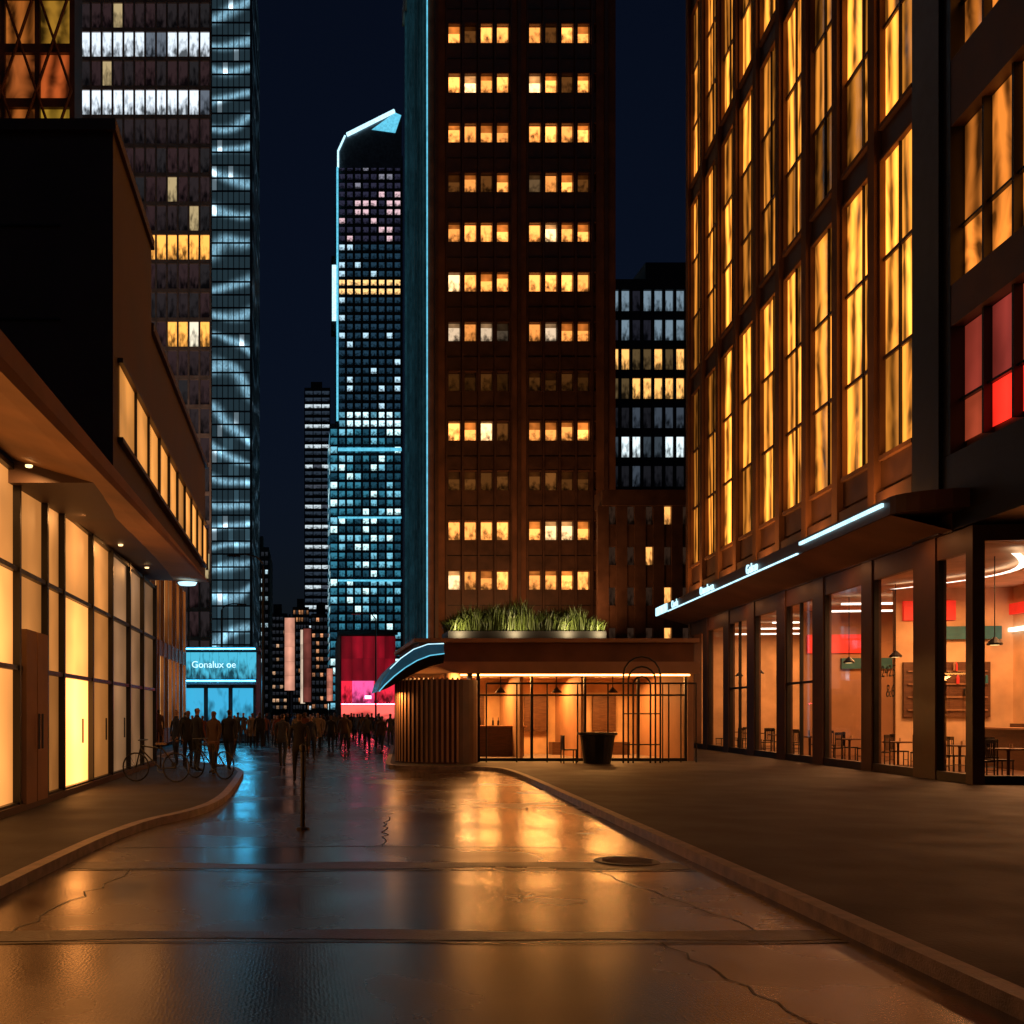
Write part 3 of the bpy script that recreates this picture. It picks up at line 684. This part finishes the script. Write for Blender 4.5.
# near cantilevered block
ut.box(-9,1.38,.35,14,7.72,50,'dkbrown'); ut.box(-9,1.39,-.02,14,5.9,7.7,'black')
rows=[(8.0,10.7),(11.7,15.4),(17.0,20.6),(22,25.6),(27,30.6),(32,35.6)]
for r_,(za,zb) in enumerate(rows):
    for c_ in range(8):
        x1=1.0-c_*1.2; x0=x1-1.1
        for h0,h1 in ((za,za+(zb-za)*.37),(za+(zb-za)*.37,zb)):
            v=.25+.7*rnd(); cc=(1.0*v,.28*v,.035*v,rnd())
            if r_==0: cc=(.35*v+.1,.07*v,.02,rnd()) if (c_<1 or h1>zb-.01) else (1.6,.04,.02,rnd())
            uw.poly([(x0,.30,h0),(x1,.30,h0),(x1,.30,h1),(x0,.30,h1)],'frost' if r_==0 else 'curt',cc)
        ut.box(x0-.09,x0-.01,.12,.35,za-.1,zb+.1,'black'); ut.box(x0,x1,.2,.32,za+(zb-za)*.37-.03,za+(zb-za)*.37+.03,'black')
    nz=rows[r_+1][0] if r_<len(rows)-1 else 50
    ut.box(-9,1.38,.0,.35,zb+.02,nz-.02,'dkbrown')
ut.box(1.02,1.38,-.01,.35,7.72,50,'black')
uw.make('windows',RB); ut.make('upper_facade',RB)

def chair(u,v,rot,nm='cafe_chair'):
    m=MB(); m.box(-.21,.21,-.21,.21,.43,.47,'black')
    for dx in(-.19,.19):
        for dy in(-.19,.19): m.tube((dx,dy,0),(dx,dy,.43 if dy<0 else .95),.017,'black',6)
    for k in range(5): m.tube((-.14+.07*k,.19,.5),(-.14+.07*k,.2,.92),.009,'black',5)
    m.box(-.2,.2,.175,.205,.88,.97,'black'); m.tube((-.19,-.19,.2),(.19,-.19,.2),.01,'black',5); m.tube((-.19,.19,.2),(.19,.19,.2),.01,'black',5)
    o=m.make(nm); o.location=Rp(u,v,.016); o.rotation_euler=(0,0,rot); return o
def table(u,v):
    m=MB(); m.lathe((0,0,0),[(0,.76),(.42,.76),(.42,.72),(.05,.71),(.035,.68),(.035,.06),(.25,.03),(.25,0)],'wood',20)
    m.lathe((.1,.05,.76),[(0,.0),(.04,0),(.035,.1),(.03,.1),(0,.01)],'cream',10)
    o=m.make('cafe_table'); o.location=Rp(u,v,.016)
for u,v in ((1.5,1.5),(1.6,3.2),(4.2,1.7),(7.6,1.6),(11.2,1.6),(14.8,1.6),(18.2,1.6),(21.5,1.6),(24.6,1.6)):
    table(u,v)
    for k in range(3):
        a_=rnd()*.6+k*2.1; chair(u+.62*math.cos(a_),v+.62*math.sin(a_),-a_+rnd()*.4+1.6)

# ------------------------------------------------------------------ street objects
K=empty('street_kiosk'); k=MB()
k.box(-7.3,-2.8,60.3,66,0,5.3,'dark'); k.box(-7.5,-2.6,59.7,66.2,5.3,5.5,'steel'); k.box(-7.3,-2.8,60.0,60.28,3.3,3.6,'steel')
for x in (-7.2,-5.8,-4.35,-2.9): k.box(x-.08,x+.08,60.05,60.3,0,3.3,'black')
k.box(-7.2,-2.85,59.9,59.96,3.5,3.56,'cyan_streak'); k.box(-7.2,-2.85,59.66,59.7,5.36,5.42,'cyan_streak')  # glowing strips added for blue streaks on the wet road
k.make('structure',K)
kw=MB(); 
for i in range(8): kw.poly([(-7.2+i*.55,60.05,3.65),(-6.66+i*.55,60.05,3.65),(-6.66+i*.55,60.05,5.2),(-7.2+i*.55,60.05,5.2)],'room',(.06,.42,.6,rnd()))
for i in range(3): kw.poly([(-7.1+i*1.45,60.2,.4),(-5.9+i*1.45,60.2,.4),(-5.9+i*1.45,60.2,3.1),(-7.1+i*1.45,60.2,3.1)],'room',(.04,.36,.6,rnd()))  # lower panes kept glowing to put blue on the road
kw.make('screen_and_glow_panes',K)
text('Gonalux oe',.55,'ice_em',(-6.6,59.98,4.3),(1,0),'screen_lettering',K)
area('canopy_light',(-5,59.2,3.3),4,.3,160,(.05,.55,1),(math.radians(-30),0,0),K)
tower('low_rise_shop_building',-16,-7.0,37,58,8.5,6,2,.2,.3,.7,.25,lambda c,r:(.9,.42,.12,rnd()) if rnd()<.5 else (.15,.08,.03,rnd()),'room','tan','brown',right=lambda c,r:(1.0,.5,.16,rnd()) if rnd()<.55 else (.1,.05,.02,rnd()))
S=empty('red_sign_building'); k=MB(); k.box(3.4,8.6,96.4,112,0,9.3,'dark'); k.box(3.2,8.8,96.1,96.39,9.0,9.4,'dark'); 
k.box(3.5,8.5,96.05,96.12,2.46,2.55,'red_hot'); k.box(5.7,6.3,96.05,96.12,3.0,3.3,'red_hot'); k.make('walls',S)
kw=MB()
for i in range(5):
    for jz in range(3):
        b=random.choice([.16,.22,.3]); cc=(.9*b,.01*b,.04*b,rnd())
        if jz==0: cc=random.choice([(1.0,.10,.35,rnd()),(.8,.02,.05,rnd()),(.9,.3,.4,rnd())])
        kw.poly([(3.5+i*1.02,96.3,2.6+jz*2.1),(4.51+i*1.02,96.3,2.6+jz*2.1),(4.51+i*1.02,96.3,4.69+jz*2.1),(3.5+i*1.02,96.3,4.69+jz*2.1)],'room' if jz==0 else 'frost',cc)
kw.poly([(3.5,96.34,.3),(8.5,96.34,.3),(8.5,96.34,2.4),(3.5,96.34,2.4)],'room',(1.2,.15,.12,.3))
kw.make('illuminated_panels',S)
def banner(x,y,zb,zt,w_,c):
    m=MB(); m.tube((x,y,-.12),(x,y,zt+.3),.09,'black'); m.box(x-w_/2,x+w_/2,y-.12,y-.02,zb,zt,'black')
    nseg=5
    for i in range(nseg):
        h=(zt-zb-.2)/nseg; v=.7+.5*rnd()
        m.poly([(x-w_/2+.06,y-.13,zb+.1+i*h),(x+w_/2-.06,y-.13,zb+.1+i*h),(x+w_/2-.06,y-.13,zb+.09+(i+1)*h),(x-w_/2+.06,y-.13,zb+.09+(i+1)*h)],'frost',(c[0]*v,c[1]*v,c[2]*v,rnd()))
    m.make('banner_sign')
banner(-1.55,110,4,12,1.2,(.75,.33,.22)); banner(.4,130,3,12.5,1.1,(.16,.04,.03)); banner(3.0,120,3,7,.8,(.6,.2,.13)); banner(-.2,150,3,14,.8,(.8,.6,.45))
def lamp(x,y,h,s_=1,zb=0):
    m=MB(); m.lathe((x,y,zb),[(.14,0),(.14,.5),(.08,.6),(.05,h)],'black',10)
    m.path([(x,y,h),(x+.3*s_,y,h+.35),(x+.9*s_,y,h+.5),(x+1.6*s_,y,h+.45)],.04,'black'); m.box(min(x+1.2*s_,x+1.9*s_),max(x+1.2*s_,x+1.9*s_),y-.12,y+.12,h+.36,h+.46,'black')
    m.make('street_lamp')
lamp(-2.2,54.6,9.6,-1,-.12); lamp(-6.3,78,9.5); lamp(5.6,80,9.0,-1)
b=MB(); b.lathe((-.02,15.2,-.12),[(.10,0),(.10,.03),(.035,.05),(.03,1.15),(.045,1.17),(.045,1.25),(0,1.28)],'black',14); b.make('bollard_post')
def bicycle(x,y,rz):
    bi=MB()
    for yy in (0,1.02): bi.ring((0,yy,.34),.33,.02,'black','x',22); [bi.tube((0,yy,.34),(0,yy+.32*math.cos(t),.34+.32*math.sin(t)),.004,'steel',4,caps=False) for t in [i*.52 for i in range(12)]]
    for p0_,p1_ in (((0,0,.34),(0,.38,.82)),((0,.4,.3),(0,.38,.86)),((0,.4,.3),(0,.9,.78)),((0,.37,.78),(0,.88,.84)),((0,1.02,.34),(0,.86,.95)),((0,0,.34),(0,.4,.3))): bi.tube(p0_,p1_,.018,'black')
    bi.box(-.07,.07,.26,.5,.87,.92,'wood'); bi.tube((-.26,.84,.98),(.26,.84,.98),.014,'steel'); bi.ring((.04,.4,.3),.09,.012,'steel','x',12)
    o=bi.make('bicycle'); o.location=(x,y,0); o.rotation_euler=(0,0,math.radians(rz))
bicycle(-3.0,24.0,75); bicycle(-1.95,25.0,50)

# ------------------------------------------------------------------ people
SK=[pm('skin_tone',(0.42,0.24,0.16),.55,amt=.1,bump=0),pm('skin_tone_dark',(0.16,0.08,0.05),.55,amt=.1,bump=0)]
HAIR=[pm('dark_hair',(0.015,0.01,0.008),.5,bump=.3,bs=80),pm('brown_hair',(0.06,0.03,0.015),.5,bump=.3,bs=80)]
COAT=[pm('coat_'+n_,c_,.8,amt=.2,bump=.2,bs=12) for n_,c_ in (('black',(.015,.015,.017)),('navy',(.02,.025,.05)),('brown',(.09,.05,.03)),('grey',(.07,.07,.07)),('rust',(.2,.06,.03)),('beige',(.28,.22,.16)))]
TR=[pm('trousers_'+n_,c_,.85,amt=.2,bump=.2,bs=12) for n_,c_ in (('black',(.012,.012,.014)),('denim',(.03,.045,.08)))]
SHOE=pm('shoe_leather',(.015,.012,.01),.4)
def person_mesh(st,sw,coatlen,woman,lean=0):
    V=[];Ed=[];Rr=[];roots=[]
    def add(p,r,par=None):
        V.append(p); Rr.append(r if isinstance(r,tuple) else (r,r)); i=len(V)-1
        if par is not None: Ed.append((par,i))
        else: roots.append(i)
        return i
    sh=.185 if not woman else .165
    pel=add((0,0,.96),(.155,.11)); sp=add((0,lean*.3,1.12),(.135 if not woman else .115,.10),pel); chst=add((0,lean*.6,1.33),(.165,.115),sp)
    nb=add((0,lean*.9,1.47),(.075,.07),chst); nk=add((0,lean,1.53),(.052,.055),nb); jaw=add((0,lean-.012,1.595),(.062,.075),nk); hd_=add((0,lean-.003,1.665),(.076,.094),jaw); tp=add((0,lean+.01,1.725),(.055,.07),hd_)
    hands=[]
    for sgn,ph in ((-1,sw),(1,-sw)):
        s0=add((sgn*sh,lean*.8,1.42),.062,chst); el=add((sgn*(sh+.055),lean*.6+ph*.5+.02,1.14),.048,s0)
        wr=add((sgn*(sh+.05),lean*.4+ph*1.15-.06,.90),.03,el); pa=add((sgn*(sh+.045),lean*.4+ph*1.3-.07,.83),(.018,.04),wr); hands.append((sgn,V[pa]))
    for sgn,ph in ((-1,-st),(1,st)):
        hp=add((sgn*.095,0,.88),.095,pel); kn=add((sgn*.10,-abs(ph)*.25-ph*.45-.01,.50),.062,hp)
        lift=.04 if ph<0 else 0
        an=add((sgn*.10,-ph*.95+.02,.10+lift),.042,kn); hl=add((sgn*.10,-ph*.95+.0,.05+lift),(.045,.045),an); toe=add((sgn*.115,-ph*.95-.15,.035+lift*.2),(.04,.03),hl)
    for sgn,pa in hands:
        for k_ in range(4):
            L_=[.07,.08,.075,.06][k_]; y0=pa[1]-.03+.02*k_
            f0=add((pa[0],y0,pa[2]-.02),.0095); f1=add((pa[0]-sgn*.004,y0,pa[2]-.02-L_*.5),.009,f0); add((pa[0]-sgn*.02,y0,pa[2]-.02-L_),.007,f1)
        f0=add((pa[0],pa[1]-.03,pa[2]+.03),.011); f1=add((pa[0]-sgn*.015,pa[1]-.055,pa[2]-.0),.010,f0); add((pa[0]-sgn*.02,pa[1]-.062,pa[2]-.03),.008,f1)
    n0=add((0,lean-.075,1.66),.012); add((0,lean-.108,1.638),.012,n0)
    for sg in(-1,1): e0=add((sg*.074,lean,1.67),.011); add((sg*.082,lean+.008,1.635),.010,e0)
    me=bpy.data.meshes.new('person_body'); me.from_pydata(V,Ed,[]); me.update()
    o=bpy.data.objects.new('tmp',me); COL.objects.link(o)
    md=o.modifiers.new('s','SKIN'); md.use_smooth_shade=True
    sv=me.skin_vertices[0].data
    for i,r in enumerate(Rr): sv[i].radius=r; sv[i].use_root = i in roots
    sb=o.modifiers.new('b','SUBSURF'); sb.levels=1; sb.render_levels=1
    dg=bpy.context.evaluated_depsgraph_get(); dg.update()
    res=bpy.data.meshes.new_from_object(o.evaluated_get(dg)); bpy.data.objects.remove(o)
    res.materials.clear()
    for m_ in (COAT[0],TR[0],SK[0],HAIR[0],SHOE): res.materials.append(m_)
    for f in res.polygons:
        c_=f.center; z=c_.z; f.use_smooth=True
        armx=abs(c_.x)>sh+.0
        if z>1.52:
            back=c_.y-lean
            f.material_index=3 if (z>1.70 or (back>.03 and z>(1.5 if woman else 1.58)) or (abs(c_.x)>.06 and z>1.69)) else 2
        elif z<.10: f.material_index=4
        elif armx and z<.905 and abs(c_.x)>.19: f.material_index=2
        elif z>coatlen: f.material_index=0
        elif armx and z>.9: f.material_index=0
        else: f.material_index=1
    for v in res.vertices:
        if coatlen-.0<v.co.z<1.0 and abs(v.co.x)<.19:
            t=(1.0-v.co.z); v.co.x*=1+.35*t; v.co.y*=1+.5*t
    return res
PM=[person_mesh(.22,.16,.82,False),person_mesh(.10,.06,.62,True),person_mesh(.30,.2,.78,False,-.04),person_mesh(.03,.02,.85,True),person_mesh(.02,-.03,.6,False)]
def person(x,y,z,rot,pose,coat=None,h=1.0):
    o=bpy.data.objects.new('person',PM[pose]); COL.objects.link(o); o.location=(x,y,z); o.rotation_euler=(0,0,rot); o.scale=(h,h,h)
    ms=[coat or random.choice(COAT),random.choice(TR),random.choice(SK),random.choice(HAIR),SHOE]
    for i,m_ in enumerate(ms): o.material_slots[i].link='OBJECT'; o.material_slots[i].material=m_
for a_ in ((-.12,25.5,-.12,math.pi+.1,0,COAT[0],1.0),(-3.35,29.5,0,.6,3,COAT[0],.98),(-2.95,28.2,0,2.2,4,COAT[0],1.02),(-2.4,27.2,0,-.5,1,COAT[2],.97),(-2.1,28.6,0,2.9,2,COAT[0],1.0),(-3.9,31.2,0,-1.2,4,COAT[1],1.0),(-.7,33,-.12,3.0,2,COAT[3],1.0),(.25,38,-.12,.2,1,COAT[1],.95)):
    person(*a_)
pts=[]
tries=0
while len(pts)<80 and tries<6000:
    tries+=1
    y=random.uniform(44,88); x=random.uniform(-6.4,5.2*min(1,y/60)+.3)
    if x<-2.4 and y>57: continue
    if x>2 and y<46: continue
    if all((x-a_)**2+(y-b_)**2>.5 for a_,b_ in pts): pts.append((x,y))
for x,y in pts: person(x,y,-.12 if x>-5.9 else 0,random.choice([0,math.pi])+random.uniform(-.6,.6),random.randrange(5),None,random.uniform(.93,1.05))

# ------------------------------------------------------------------ camera
cam=bpy.data.cameras.new('camera'); co=bpy.data.objects.new('camera',cam); COL.objects.link(co)
cam.sensor_width=36; cam.lens=36; cam.shift_x=.203; cam.shift_y=.197; cam.clip_end=2000
co.location=(0,0,1.6); co.rotation_euler=(math.radians(90),0,0); scene.camera=co
